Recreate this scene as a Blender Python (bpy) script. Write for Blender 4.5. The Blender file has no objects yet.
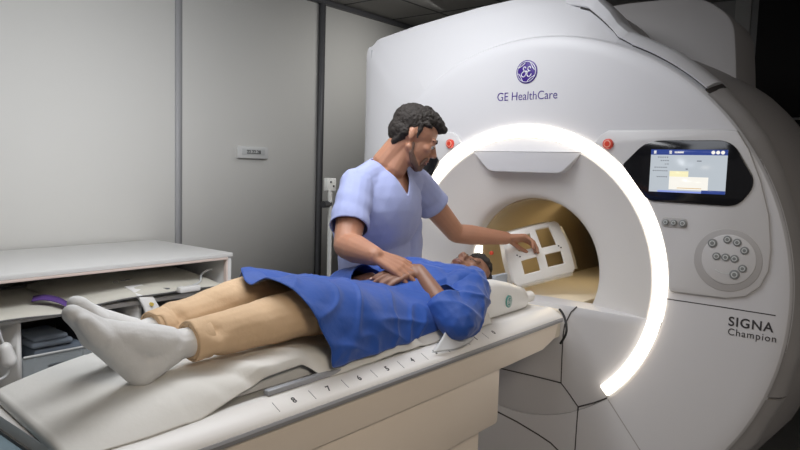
import bpy, bmesh, math, random
from mathutils import Vector, Matrix, noise, Euler
random.seed(4)
S = bpy.context.scene
COL = S.collection
PI = math.pi
def V(*a): return Vector(a)

# ---------------------------------------------------------------- camera
CAM = V(-2.64, -1.4255, 1.4979)
yaw, pit, rol = .676737, .0874346, .030345
Fv = V(math.cos(yaw)*math.cos(pit), math.sin(yaw)*math.cos(pit), -math.sin(pit))
r0 = V(math.sin(yaw), -math.cos(yaw), 0); u0 = r0.cross(Fv)
Rv = r0*math.cos(rol)+u0*math.sin(rol); Uv = -r0*math.sin(rol)+u0*math.cos(rol)
cd = bpy.data.cameras.new('camera'); cam = bpy.data.objects.new('camera', cd); COL.objects.link(cam)
cd.sensor_width = 36; cd.lens = 658.0/800*36; cd.clip_start = .05
M3 = Matrix((Rv, Uv, -Fv)).transposed()
cam.matrix_world = Matrix.Translation(CAM) @ M3.to_4x4()
S.camera = cam
# ---------------------------------------------------------------- world, exposure, lamps
S.view_settings.view_transform = 'Standard'; S.view_settings.look = 'None'
S.view_settings.gamma = 1; S.view_settings.use_curve_mapping = False
S.view_settings.exposure = 0.0
w = bpy.data.worlds.new('world'); S.world = w; w.use_nodes = True
w.node_tree.nodes['Background'].inputs[0].default_value = (.74, .71, .69, 1)
w.node_tree.nodes['Background'].inputs[1].default_value = .21
def area(name, loc, target, size, power, color, sy=None, spread=180):
    l = bpy.data.lights.new(name, 'AREA'); l.energy = power; l.color = color; l.size = size
    if sy: l.shape = 'RECTANGLE'; l.size_y = sy
    l.spread = math.radians(spread)
    o = bpy.data.objects.new(name, l); COL.objects.link(o); o.location = loc
    o.rotation_euler = (Vector(target)-Vector(loc)).to_track_quat('-Z', 'Y').to_euler()
    return o
area('ceiling_light_room', (-1.15, .45, 2.70), (-.75, 1.6, .7), 1.4, 56, (.95, .97, 1.0), 1.0)
area('ceiling_light_front', (-1.5, -.35, 2.70), (-.1, .45, 1.75), .9, 11, (.88, .92, 1.0), 1.0)
area('fill_light_table', (-2.3, -2.3, 2.65), (-.9, -.3, .5), .8, 9, (1.0, .88, .74), .8, 80)  # added warm fill, no known fixture; brightens the near side of the table
area('fill_light_wall', (1.5, 1.55, 2.70), (1.3, 2.33, 1.4), .6, 7, (.98, .97, .95), .6)  # extra unseen lamp, added to lift the right part of the back wall
area('bore_light_warm', (.75, 0, 1.34), (.55, 0, .9), .8, 3.4, (1.0, .80, .50), .10)

# ---------------------------------------------------------------- materials
def mat(name, col, rough=.5, metal=0, bump=0, bscale=60, var=0, vscale=6, emit=None, estr=0, sss=0, coat=0, sheen=0, alpha=1):
    m = bpy.data.materials.new(name); m.use_nodes = True; nt = m.node_tree; b = nt.nodes['Principled BSDF']
    b.inputs['Base Color'].default_value = (*col, 1); b.inputs['Roughness'].default_value = rough
    b.inputs['Metallic'].default_value = metal
    if sss:
        b.inputs['Subsurface Weight'].default_value = sss; b.inputs['Subsurface Radius'].default_value = (.02, .008, .005)
        b.inputs['Subsurface Scale'].default_value = .3
    if coat: b.inputs['Coat Weight'].default_value = coat
    if sheen: b.inputs['Sheen Weight'].default_value = sheen
    if alpha < 1: b.inputs['Alpha'].default_value = alpha
    if emit: b.inputs['Emission Color'].default_value = (*emit, 1); b.inputs['Emission Strength'].default_value = estr
    tc = nt.nodes.new('ShaderNodeTexCoord')
    if bump:
        n = nt.nodes.new('ShaderNodeTexNoise'); n.inputs['Scale'].default_value = bscale; n.inputs['Detail'].default_value = 4
        bp = nt.nodes.new('ShaderNodeBump'); bp.inputs['Strength'].default_value = bump; bp.inputs['Distance'].default_value = .01
        nt.links.new(tc.outputs['Object'], n.inputs['Vector']); nt.links.new(n.outputs['Fac'], bp.inputs['Height']); nt.links.new(bp.outputs[0], b.inputs['Normal'])
    if var:
        n = nt.nodes.new('ShaderNodeTexNoise'); n.inputs['Scale'].default_value = vscale; n.inputs['Detail'].default_value = 3
        mx = nt.nodes.new('ShaderNodeMix'); mx.data_type = 'RGBA'
        mx.inputs[6].default_value = (*[c*(1-var) for c in col], 1); mx.inputs[7].default_value = (*[min(1, c*(1+var)) for c in col], 1)
        nt.links.new(tc.outputs['Object'], n.inputs['Vector']); nt.links.new(n.outputs['Fac'], mx.inputs[0]); nt.links.new(mx.outputs[2], b.inputs['Base Color'])
    return m
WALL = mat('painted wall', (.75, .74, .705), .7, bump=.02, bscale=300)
SEAM = mat('seam strip', (.42, .42, .43), .5)
SEAMD = mat('dark seam strip', (.09, .09, .095), .5)
FLOOR = mat('vinyl floor', (.42, .41, .40), .4, var=.08)
BODY = mat('white gantry plastic', (.615, .61, .625), .42, bump=.004, bscale=400)
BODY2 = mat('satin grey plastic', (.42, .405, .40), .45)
REAR = mat('rear housing plastic', (.36, .34, .33), .5)
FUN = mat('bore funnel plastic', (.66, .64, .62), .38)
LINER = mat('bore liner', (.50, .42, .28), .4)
TABLE = mat('table cover beige', (.76, .67, .57), .42, var=.02)
TOP = mat('table top grey white', (.76, .745, .725), .32)
TRIM = mat('grey table trim', (.27, .27, .28), .4)
BLACK = mat('black glass', (.006, .006, .008), .12)
RUB = mat('black rubber', (.012, .012, .013), .6)
GASK = mat('dark gasket', (.05, .045, .045), .6)
RING = mat('ring light diffuser', (1, 1, 1), .5, emit=(1, .90, .76), estr=3.0)
RED = mat('emergency red', (.62, .045, .02), .4)
REDL = mat('emergency mark', (.85, .45, .35), .4)
PURP = mat('logo violet', (.045, .012, .20), .4)
LOGOW = mat('logo white', (.8, .8, .83), .4)
INK = mat('dark lettering', (.045, .042, .045), .5)
BTN = mat('button grey', (.22, .23, .23), .35)
BTNL = mat('button mark', (.62, .64, .63), .4)
def scr(n, c, s): return mat(n, (0, 0, 0), .3, emit=c, estr=s)
SC_BG = scr('screen grey', (.52, .57, .62), .95); SC_W = scr('screen white', (.95, .92, .85), 1.0)
SC_B = scr('screen blue', (.03, .06, .26), 1.0); SC_B2 = scr('screen pale blue', (.25, .32, .75), 1.0)
SC_Y = scr('screen yellow', (.95, .88, .55), 1.0); SC_T = scr('screen text', (.22, .24, .28), .8); SC_O = scr('screen orange', (.75, .5, .2), .9)
SKIN = mat('light tan skin', (.43, .21, .13), .5, bump=.06, bscale=120, var=.08, vscale=25, sss=.08)
SKIN2 = mat('brown skin', (.24, .115, .07), .48, bump=.06, bscale=120, var=.08, vscale=25, sss=.06)
LIP = mat('lips', (.33, .12, .09), .45); LIP2 = mat('brown lips', (.17, .07, .055), .45)
HAIR = mat('dark brown hair', (.016, .011, .008), .75, bump=.6, bscale=90, var=.5, vscale=60)
BEARD = mat('dark stubble', (.15, .085, .06), .7, bump=.5, bscale=300, var=.4, vscale=90)
EYE = mat('eye', (.6, .57, .55), .2); IRIS = mat('iris', (.02, .012, .01), .2)
NAIL = mat('fingernail', (.58, .40, .33), .3)
SCRUB = mat('lilac blue scrubs', (.32, .36, .59), .8, bump=.12, bscale=35, var=.05, vscale=14, sheen=.1)
GOWN = mat('royal blue gown', (.011, .070, .345), .62, bump=.25, bscale=28, var=.18, vscale=9, sheen=.15)
LINING = mat('grey gown lining', (.17, .19, .24), .8)
PANTS = mat('khaki trousers', (.68, .48, .30), .85, bump=.25, bscale=40, var=.08, vscale=14)
SOCK = mat('white knit sock', (.72, .72, .715), .9, bump=.12, bscale=120)
PAPER = mat('white exam paper', (.70, .69, .655), .6, bump=.1, bscale=40)
PAD = mat('grey vinyl mattress', (.60, .60, .59), .45)
PADE = mat('cream mattress cover', (.74, .73, .70), .55)
BLUEV = mat('slate blue vinyl', (.16, .23, .27), .5)
COILP = mat('white coil plastic', (.80, .79, .77), .32)
TEAL = mat('teal badge', (.10, .30, .27), .4)
CAB = mat('cabinet laminate', (.72, .715, .70), .42)
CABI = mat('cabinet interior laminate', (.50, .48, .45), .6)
EDGE = mat('pinkish edge banding', (.72, .60, .54), .5)
BLANK = mat('cream coil blanket', (.58, .56, .49), .6, bump=.2, bscale=30, var=.05)
PIPE = mat('dark piping', (.12, .12, .12), .6)
BLUEG = mat('blue grey case', (.13, .16, .20), .5, var=.1)
DARKB = mat('charcoal case', (.035, .04, .05), .5)
CLEAR = mat('clear plastic', (.55, .6, .62), .15, alpha=.35)
STRAP = mat('purple strap', (.10, .045, .22), .7)
CABLE = mat('grey cable', (.55, .56, .56), .45)
PLATE = mat('wall plate plastic', (.70, .70, .69), .4)
METAL = mat('pale enamel metal', (.42, .42, .39), .35)
DOORK = mat('dark doorway', (.012, .011, .011), .7)
HOLE = mat('dark recess', (.02, .018, .018), .8)

# ---------------------------------------------------------------- helpers
def thing(name, label, cat, loc=(0, 0, 0), group=None):
    o = bpy.data.objects.new(name, None); COL.objects.link(o); o.location = loc; o.empty_display_size = .1
    o['label'] = label; o['category'] = cat
    if group: o['group'] = group
    return o
def tag(o, label, cat, group=None):
    o['label'] = label; o['category'] = cat
    if group: o['group'] = group
    return o
def root_of(o):
    t = V(0, 0, 0)
    while o: t += o.location; o = o.parent
    return t
def link(name, me, m, parent=None, smooth=True, label=None):
    o = bpy.data.objects.new(name, me); COL.objects.link(o)
    if m:
        me.materials.clear()
        for k in (m if isinstance(m, (list, tuple)) else [m]): me.materials.append(k)
    if parent: o.location = -root_of(parent); o.parent = parent
    if smooth:
        me.polygons.foreach_set('use_smooth', [True]*len(me.polygons))
    if label: o['label'] = label
    return o
def bm_obj(name, bm, m, parent=None, smooth=True, auto=None, label=None):
    bmesh.ops.recalc_face_normals(bm, faces=bm.faces)
    if auto:
        for e in bm.edges:
            if len(e.link_faces) == 2 and e.calc_face_angle(0) > math.radians(auto): e.smooth = False
    me = bpy.data.meshes.new(name); bm.to_mesh(me); bm.free()
    return link(name, me, m, parent, smooth, label)
def addbox(bm, a, b, bev=0, seg=2):
    a = Vector(a); b = Vector(b); c = (a+b)/2; d = b-a
    r = bmesh.ops.create_cube(bm, size=1, matrix=Matrix.Translation(c) @ Matrix.Diagonal((abs(d.x), abs(d.y), abs(d.z), 1)))
    if bev:
        es = list({e for v in r['verts'] for e in v.link_edges})
        bmesh.ops.bevel(bm, geom=es, offset=bev, segments=seg, affect='EDGES', profile=.5)
def box(name, a, b, m, parent=None, bev=0, label=None):
    bm = bmesh.new(); addbox(bm, a, b, bev); return bm_obj(name, bm, m, parent, True, 35, label)
def struct(o): o['kind'] = 'structure'; return o
def tube_bm(bm, pts, r, seg=10, radii=None, cap=True):
    pts = [Vector(p) for p in pts]; rings = []; n = len(pts); prev = None
    for i, p in enumerate(pts):
        t = (pts[min(i+1, n-1)]-pts[max(i-1, 0)]).normalized()
        a = prev if prev else (V(0, 0, 1) if abs(t.z) < .9 else V(1, 0, 0))
        s = (a - t*a.dot(t)).normalized(); prev = s; q = t.cross(s)
        rr = radii[i] if radii else r
        rings.append([bm.verts.new(p+(s*math.cos(k/seg*2*PI)+q*math.sin(k/seg*2*PI))*rr) for k in range(seg)])
    for i in range(n-1):
        for k in range(seg):
            bm.faces.new((rings[i][k], rings[i][(k+1) % seg], rings[i+1][(k+1) % seg], rings[i+1][k]))
    if cap: bm.faces.new(rings[0][::-1]); bm.faces.new(rings[-1])
def tube(name, pts, r, m, parent=None, seg=10, radii=None, label=None):
    bm = bmesh.new(); tube_bm(bm, pts, r, seg, radii); return bm_obj(name, bm, m, parent, True, 50, label)
def catmull(pts, k=8):
    pts = [Vector(p) for p in pts]; out = []
    for i in range(len(pts)-1):
        p0 = pts[max(i-1, 0)]; p1 = pts[i]; p2 = pts[i+1]; p3 = pts[min(i+2, len(pts)-1)]
        for j in range(k):
            t = j/k
            out.append(.5*((2*p1)+(p2-p0)*t+(2*p0-5*p1+4*p2-p3)*t*t+(3*p1-p0-3*p2+p3)*t**3))
    return out+[pts[-1]]
def roundpoly(pts, rad, seg=5):
    out = []; n = len(pts)
    if not isinstance(rad, (list, tuple)): rad = [rad]*n
    for i in range(n):
        p = Vector(pts[i]); a = Vector(pts[i-1]); b = Vector(pts[(i+1) % n]); r = rad[i]
        if r <= 0: out.append(p); continue
        ra = min(r, (a-p).length*.45); rb = min(r, (b-p).length*.45)
        A = p+(a-p).normalized()*ra; B = p+(b-p).normalized()*rb
        for j in range(seg+1):
            t = j/seg; out.append((1-t)**2*A+2*t*(1-t)*p+t*t*B)
    return out
def ext_yz(name, poly, xf, xb, m, parent=None, bev=0, label=None, hole=None):
    """extrude a (y,z) outline between x=xf (front, towards -x) and xb, with a small bevel on the front rim"""
    bm = bmesh.new(); n = len(poly)
    area2 = sum(poly[i-1][0]*poly[i][1]-poly[i][0]*poly[i-1][1] for i in range(n))
    def ring(x, ins):
        vs = []
        for i in range(n):
            p = Vector(poly[i])
            if ins:
                a = Vector(poly[i-1]); b = Vector(poly[(i+1) % n]); t = (b-a).normalized(); nn = Vector((-t.y, t.x))
                if area2 < 0: nn = -nn
                p = p+nn*ins
            vs.append(bm.verts.new((x, p[0], p[1])))
        return vs
    rs = [ring(xf, bev)]
    if bev: rs.append(ring(xf+bev*.3, bev*.3)); rs.append(ring(xf+bev, 0))
    rs.append(ring(xb, 0))
    bm.faces.new(rs[0])
    for a, b in zip(rs, rs[1:]):
        for i in range(n): bm.faces.new((a[i], a[(i+1) % n], b[(i+1) % n], b[i]))
    bm.faces.new(rs[-1][::-1])
    return bm_obj(name, bm, m, parent, True, 40, label)
def circ(cy, cz, r, n=48, ry=None): return [(cy+(ry or r)*math.cos(i/n*2*PI), cz+r*math.sin(i/n*2*PI)) for i in range(n)]
BZ = 1.05
def lathe_x(name, prof, m, parent=None, a0=0, a1=360, n=128, cap=False, label=None, auto=30):
    """revolve (x, r) about the bore axis y=0, z=BZ ; angle 0 = -y side, 90 = up"""
    bm = bmesh.new(); full = (a1-a0) >= 360; cnt = n if full else n+1; rows = []
    for i in range(cnt):
        a = math.radians(a0+(a1-a0)*i/n); rows.append([bm.verts.new((x, -r*math.cos(a), BZ+r*math.sin(a))) for x, r in prof])
    for i in range(n):
        A = rows[i]; B = rows[(i+1) % cnt]
        for k in range(len(prof)-1): bm.faces.new((A[k], A[k+1], B[k+1], B[k]))
    if cap and not full: bm.faces.new(rows[0]); bm.faces.new(rows[-1][::-1])
    return bm_obj(name, bm, m, parent, True, auto, label)
def text(name, s, loc, size, m, parent=None, xdir=(0, -1, 0), ydir=(0, 0, 1), ext=.0006, align='CENTER', sx=1.0, bold=0, label=None, spacing=1.0):
    cu = bpy.data.curves.new(name, 'FONT'); cu.body = s; cu.size = size; cu.extrude = ext; cu.align_x = align; cu.offset = bold; cu.space_character = spacing
    tmp = bpy.data.objects.new(name, cu); COL.objects.link(tmp)
    dg = bpy.context.evaluated_depsgraph_get(); me = bpy.data.meshes.new_from_object(tmp.evaluated_get(dg))
    bpy.data.objects.remove(tmp); X = Vector(xdir).normalized(); Y = Vector(ydir).normalized(); Z = X.cross(Y)
    me.transform(Matrix.Translation(loc) @ Matrix((X, Y, Z)).transposed().to_4x4() @ Matrix.Diagonal((sx, 1, 1, 1)))
    return link(name, me, m, parent, False, label)

# ---- organic bodies: tapered limbs and ellipsoids fused into one continuous surface
def frame(d, up=(0, 0, 1)):
    d = Vector(d).normalized(); u = Vector(up); s = u-d*u.dot(d)
    if s.length < 1e-4: s = V(1, 0, 0)-d*d.x
    s.normalize(); return Matrix((d, s.cross(d), s)).transposed()   # columns: forward, left, up
class Blob:
    def __init__(self): self.bm = bmesh.new(); self.M = Matrix.Identity(4)
    def ell(self, c, r, rot=None, sub=3):
        r = (r, r, r) if not isinstance(r, (tuple, list)) else r
        m = self.M @ Matrix.Translation(c) @ (rot.to_4x4() if rot else Matrix.Identity(4)) @ Matrix.Diagonal((*r, 1))
        bmesh.ops.create_icosphere(self.bm, subdivisions=sub, radius=1, matrix=m)
    def cap(self, a, b, ra, rb=None, flat=None):
        rb = ra if rb is None else rb
        a = self.M @ Vector(a); b = self.M @ Vector(b); tube_bm(self.bm, [a, b], 0, 16, [ra, rb])
        for p, r in ((a, ra), (b, rb)): bmesh.ops.create_icosphere(self.bm, subdivisions=2, radius=r, matrix=Matrix.Translation(p))
    def chain(self, pts, rs):
        for i in range(len(pts)-1): self.cap(pts[i], pts[i+1], rs[i], rs[i+1])
    def build(self, name, m, parent=None, voxel=.005, smooth=4, cuts=(), disp=None, label=None, sfac=.5):
        me = bpy.data.meshes.new(name); self.bm.to_mesh(me); self.bm.free()
        tmp = bpy.data.objects.new(name, me); COL.objects.link(tmp)
        md = tmp.modifiers.new('r', 'REMESH'); md.mode = 'VOXEL'; md.voxel_size = voxel
        if smooth: sm = tmp.modifiers.new('s', 'SMOOTH'); sm.iterations = smooth; sm.factor = sfac
        dg = bpy.context.evaluated_depsgraph_get(); out = bpy.data.meshes.new_from_object(tmp.evaluated_get(dg))
        bpy.data.objects.remove(tmp)
        if cuts or disp:
            bm = bmesh.new(); bm.from_mesh(out)
            if disp:
                bm.normal_update()
                off = [(v, v.normal*disp(v.co, v.normal)) for v in bm.verts]
                for v, d in off: v.co += d
            for c in cuts:
                bmesh.ops.delete(bm, geom=[f for f in bm.faces if c(f.calc_center_median())], context='FACES')
            if cuts:
                for it in range(10):
                    mv = []
                    for v in bm.verts:
                        be = [e for e in v.link_edges if e.is_boundary]
                        if len(be) == 2: mv.append((v, (be[0].other_vert(v).co+be[1].other_vert(v).co)/2))
                    for v, c2 in mv: v.co = v.co.lerp(c2, .5)
            bm.to_mesh(out); bm.free()
        return link(name, out, m, parent, True, label)
def halfspace(p, n, r=None):
    p = Vector(p); n = Vector(n).normalized()
    return lambda c: (c-p).dot(n) > 0 and (r is None or (c-p).length < r)
def ns(p, s, seed=0): return noise.noise(Vector(p)*s+V(seed, seed*2.3, seed*.7))

# ================================================================ THE ROOM
struct(box('floor', (-4.2, -3.4, -.05), (2.7, 2.43, 0), FLOOR))
struct(box('wall_back', (-4.2, 2.33, 0), (2.7, 2.43, 2.76), WALL))
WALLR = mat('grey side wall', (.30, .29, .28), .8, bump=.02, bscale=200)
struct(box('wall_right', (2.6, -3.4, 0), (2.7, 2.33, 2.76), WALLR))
struct(box('trim_1', (-.27, 2.318, 0), (-.225, 2.331, 2.76), SEAM))
struct(box('trim_2', (.965, 2.30, 0), (1.01, 2.331, 2.76), SEAMD))
struct(box('baseboard_back', (-.42, 2.315, 0), (2.6, 2.331, .1), SEAM))
struct(box('trim_3', (2.57, -.34, 0), (2.6, -.24, 2.76), mat('doorway frame', (.42, .41, .39), .5)))
# ceiling of square tiles in dark T-bars
m = bpy.data.materials.new('ceiling tiles'); m.use_nodes = True; nt = m.node_tree; b = nt.nodes['Principled BSDF']
tc = nt.nodes.new('ShaderNodeTexCoord'); br = nt.nodes.new('ShaderNodeTexBrick'); br.offset = 0
br.inputs['Color1'].default_value = (.36, .35, .33, 1); br.inputs['Color2'].default_value = (.30, .29, .275, 1); br.inputs['Mortar'].default_value = (.08, .08, .08, 1)
br.inputs['Scale'].default_value = 1; br.inputs['Brick Width'].default_value = .6; br.inputs['Row Height'].default_value = .6; br.inputs['Mortar Size'].default_value = .014
nt.links.new(tc.outputs['Object'], br.inputs['Vector']); nt.links.new(br.outputs['Color'], b.inputs['Base Color']); b.inputs['Roughness'].default_value = .9
struct(box('ceiling', (-4.2, -3.4, 2.76), (2.7, 2.43, 2.82), m))
struct(box('trim_4', (-4.2, 2.29, 2.725), (2.6, 2.33, 2.76), SEAMD))
# dark doorway in the right wall
d = struct(box('door_1', (2.565, -1.5, 0), (2.6, -.39, 2.75), DOORK))
struct(box('trim_5', (2.55, -1.5, 1.90), (2.566, -.44, 1.915), SEAM))

# wall plate with small readout
wp = thing('wall_display', 'small white wall plate with a dark digital readout on the back wall', 'wall display', (.335, 2.33, 1.57))
box('plate', (.205, 2.305, 1.528), (.468, 2.33, 1.612), PLATE, wp, .006)
box('readout_panel', (.235, 2.302, 1.553), (.435, 2.306, 1.596), mat('readout grey', (.60, .61, .60), .3), wp, .002)
text('readout_digits', '22.22.28', (.335, 2.3012, 1.562), .036, INK, wp, (1, 0, 0), (0, 0, 1), bold=.0008)

# ================================================================ MRI SCANNER
sc = thing('mri_scanner', 'large white MRI scanner with a glowing ring around its bore', 'MRI scanner', (.6, 0, 0))
R1 = 1.045
def rim(a):
    cx_, cz_, r_ = -.034, -.006, 1.043
    q = cx_*math.cos(a)+cz_*math.sin(a); return q+math.sqrt(q*q+r_*r_-cx_*cx_-cz_*cz_)
# main disc: flat face with rounded rim
lathe_x('front_panel', [(.12, .648), (.012, .648), (.002, .655), (0, .665), (0, .98), (.001, 1.02), (.008, 1.036), (.022, R1), (.03, R1+.003)], BODY, sc, n=200)
fp = sc.children[0]
for v in fp.data.vertices:
    y, z = v.co.y, v.co.z-BZ; r = math.hypot(y, z)
    if r > .67:
        a = math.atan2(z, y); k = (r-.665)/(R1-.665); rn = .665+k*(rim(a)-.665); v.co.y = rn*math.cos(a); v.co.z = BZ+rn*math.sin(a)
# outer cover lofted from the disc rim back to the squarish outline
outl = [(1.062, 0.02), (1.06, 1.05), (1.06, 1.644), (1.063, 2.12), (1.05, 2.15), (1.012, 2.156), (1.0, 2.178), (.97, 2.19), (.732, 2.23), (.536, 2.254), (.337, 2.277), (.158, 2.289), (.03, 2.288), (-.078, 2.278), (-.19, 2.262), (-.273, 2.232), (-.335, 2.17), (-.375, 2.115), (-.43, 2.07), (-.506, 2.033), (-.607, 1.979), (-.686, 1.919), (-.77, 1.847), (-.86, 1.748), (-.927, 1.658), (-.99, 1.53), (-1.052, 1.344), (-1.088, 1.17), (-1.10, 1.0), (-1.095, .85), (-1.06, .69), (-.975, .482), (-.85, .30), (-.68, .12), (-.55, .02)]
def outline_at(a):
    """distance from the bore axis to the outer cover outline in direction a (0=+y, ccw to +z)"""
    d = Vector((math.cos(a), math.sin(a))); best = None
    for p, q in zip(outl, outl[1:]+outl[:1]):
        P = Vector(p)-Vector((0, BZ)); Q = Vector(q)-Vector((0, BZ)); e = Q-P
        den = d.x*e.y-d.y*e.x
        if abs(den) < 1e-9: continue
        t = (P.x*e.y-P.y*e.x)/den; s = (P.x*d.y-P.y*d.x)/den
        if t > 0 and -1e-6 <= s <= 1+1e-6: best = max(best or 0, t)
    return best or 1.05
def cover(name, a0, a1, n, prof, m, label=None):
    bm = bmesh.new(); rows = []
    for i in range(n+1):
        a = math.radians(a0+(a1-a0)*i/n); R1 = rim(a); ro = max(outline_at(a), R1+.012)
        row = []
        for x, t in prof:
            r = R1+(ro-R1)*t if t <= 1 else ro+(t-1)
            row.append(bm.verts.new((x, r*math.cos(a), max(BZ+r*math.sin(a), .0))))
        rows.append(row)
    for A, B in zip(rows, rows[1:]):
        for k in range(len(prof)-1):
            try: bm.faces.new((A[k], A[k+1], B[k+1], B[k]))
            except ValueError: pass
    if len(prof) > 2: bm.faces.new(rows[0]); bm.faces.new(rows[-1][::-1])
    bmesh.ops.remove_doubles(bm, verts=bm.verts, dist=1e-5)
    return bm_obj(name, bm, m, sc, True, 28, label)
cp = [(.10, -.02), (.018, -.012), (.022, .0), (.05, .35), (.085, .75), (.105, .93), (.118, 1.0), (.15, 1.006), (.20, 1.0)]
cover('top_cover', 133.6, -62, 240, cp, BODY, 'smooth white upper cover with a squared left shoulder')
# thick raised band down the right shoulder, then the slimmer side cover with its joints
def cover_x(t):
    for (xa, ta), (xb, tb) in zip(cp[2:], cp[3:7]):
        if ta <= t <= tb: return xa+(xb-xa)*(t-ta)/(tb-ta)
    return .118
bm = bmesh.new(); rows = []; gsk = []
for i in range(121):
    ad = 96+(133.6-96)*i/120; a = math.radians(ad); ro = outline_at(a); rin = rim(a)
    ri = rin+.012
    for (aa, qa), (ab, qb) in zip(((90, 1.20), (102, 1.165), (106.6, 1.12), (111.1, 1.075)), ((102, 1.165), (106.6, 1.12), (111.1, 1.075), (115, rin+.014))):
        if aa <= ad <= ab: ri = qa+(qb-qa)*(ad-aa)/(ab-aa)
    xi = cover_x((ri-rin)/(ro-rin)); h = .030*min(1, (ad-96)/5)
    prof = [(xi+.03, ri), (xi-h+.004, ri), (xi-h, ri+.005), (max(xi-h, .100-h)*.5+(xi-h)*.5, ro-.006), (.100-h*.6, ro+.006), (.14, ro+.008), (.22, ro+.004)]
    rows.append([bm.verts.new((x, r*math.cos(a), BZ+r*math.sin(a))) for x, r in prof])
    gsk.append((xi-.0015, (ri-.004)*math.cos(a), BZ+(ri-.004)*math.sin(a)))
for A, B in zip(rows, rows[1:]):
    for k in range(len(A)-1): bm.faces.new((A[k], A[k+1], B[k+1], B[k]))
bm.faces.new(rows[0]); bm.faces.new(rows[-1][::-1])
bm_obj('shoulder_band', bm, BODY, sc, True, 30)
tube('shoulder_gap', gsk[12:], .0065, GASK, sc, 6)
cover('shoulder_gap', 133.4, 134.7, 4, [(.03, .12), (.060, .5), (.13, 1.005), (.2, 1.0)], GASK)
seam_l = box('shoulder_seam', (.098, 1.008, .9), (.103, 1.011, 2.13), mat('soft seam', (.4, .4, .42), .5), sc)
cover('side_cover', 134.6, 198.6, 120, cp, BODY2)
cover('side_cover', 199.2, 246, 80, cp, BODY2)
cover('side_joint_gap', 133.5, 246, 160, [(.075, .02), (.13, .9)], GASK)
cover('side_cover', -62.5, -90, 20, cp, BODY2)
# rear body
bm = bmesh.new(); rows = []; NN = 200
for i in range(NN):
    a = 2*PI*i/NN; ro = max(outline_at(a), R1+.02)
    dg_ = math.degrees(a); bu = max(0, min(1, (dg_-112)/25, (262-dg_)/20)) if 112 < dg_ < 262 else 0
    rows.append([bm.verts.new((x, (ro*(k+bu*q))*math.cos(a), max(.0, BZ+(ro*(k+bu*q))*math.sin(a)))) for x, k, q in ((.16, .985, 0), (.24, .99, .015), (.40, .985, .05), (.65, .98, .075), (1.0, .97, .07), (1.3, .95, .04), (1.62, .90, 0), (1.74, .82, 0), (1.75, .30, 0))])
for i in range(NN):
    A = rows[i]; B = rows[(i+1) % NN]
    for k in range(len(A)-1):
        try: bm.faces.new((A[k], A[k+1], B[k+1], B[k]))
        except ValueError: pass
bm_obj('rear_body', bm, REAR, sc, True, 40)
ext_yz('rear_housing', roundpoly([(.10, 1.8), (.10, 2.31), (-.20, 2.325), (-.545, 2.315), (-.69, 2.20), (-.715, 2.0), (-.74, 1.6)], [0, .03, .05, .10, .07, .1, 0], 6), .58, .98, REAR, sc, .012)
# ring light, open at the bottom
lathe_x('ring_light', [(.02, .598), (-.006, .600), (-.014, .606), (-.016, .625), (-.014, .644), (-.006, .650), (.02, .652)], RING, sc, -46.6, 226.6, 200, cap=True, label='glowing warm white ring light')
# bore funnel and liner
lathe_x('bore_funnel', [(.10, .600), (.006, .599), (.004, .59), (.018, .565), (.042, .52), (.065, .46), (.085, .40), (.098, .36), (.106, .342), (.118, .331), (.135, .326), (.17, .325)], FUN, sc, n=200)
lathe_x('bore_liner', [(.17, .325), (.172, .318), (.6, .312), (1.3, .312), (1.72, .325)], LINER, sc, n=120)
box('bore_lamp', (.145, .3075, 1.060), (.188, .320, 1.118), mat('bore lamp lens', (1, 1, 1), .4, emit=(1, .93, .8), estr=6), sc, .002, 'small lit panel inside the bore')
disc_red = ext_yz('bore_mark', circ(.290, 1.078, .010, 24), .24, .25, RED, sc, .002)
# bridge / bed rail inside the bore
bm = bmesh.new(); addbox(bm, (-.10, -.215, .78), (1.6, .215, .905), .012); bm_obj('bore_bridge', bm, mat('warm white bridge', (.72, .66, .55), .4), sc, True, 35)
# flat lower front under the funnel with its seams
def chord(z, r, n=40):
    a = math.asin((z-BZ)/r); return [(r*math.cos(a-(PI+2*a)*i/n), BZ+r*math.sin(a-(PI+2*a)*i/n)) for i in range(n+1)]
lowpoly = chord(.925, .652)
ext_yz('lower_front_panel', lowpoly, .0015, .13, BODY2 if 0 else BODY, sc, .004)
def seam(pts, wd=.005, m=GASK, name='seam', x=-.0005):
    bm = bmesh.new(); P = [Vector((a, b)) for a, b in pts]; L = []; Rr = []
    for i, p in enumerate(P):
        t = (P[min(i+1, len(P)-1)]-P[max(i-1, 0)]).normalized(); n = Vector((-t.y, t.x))*wd/2
        L.append([bm.verts.new((x, p.x+n.x, p.y+n.y)), bm.verts.new((x+.004, p.x+n.x, p.y+n.y))]); Rr.append([bm.verts.new((x, p.x-n.x, p.y-n.y)), bm.verts.new((x+.004, p.x-n.x, p.y-n.y))])
    for i in range(len(P)-1):
        bm.faces.new((L[i][0], L[i+1][0], Rr[i+1][0], Rr[i][0])); bm.faces.new((L[i][1], L[i+1][1], L[i+1][0], L[i][0])); bm.faces.new((Rr[i][0], Rr[i+1][0], Rr[i+1][1], Rr[i][1]))
    return bm_obj(name, bm, m, sc, False)
seam([(-.441, .565), (-.385, .530), (-.317, .495)], .006)
seam([(-.317, .495), (-.275, .54), (-.233, .581), (-.231, .70), (-.231, .79)], .004)
seam([(-.233, .581), (-.10, .582), (.045, .580), (.24, .58)], .005)
seam([(-.317, .495), (-.315, .40), (-.312, .1)], .005)
seam([(-.445, .560), (-.589, .385), (-.78, .14)], .004, mat('grey seam', (.35, .33, .32), .5))
seam([(.24, .40)]+[(.083, .372), (-.03, .35), (-.14, .32), (-.20, .30), (-.245, .272), (-.30, .20)], .007)
seam([(-.231, .79), (-.236, .84), (-.262, .90), (-.287, .928)], .005)
seam([(-.655, 1.017), (-.85, 1.016), (-1.03, 1.013)], .004, GASK)
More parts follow.
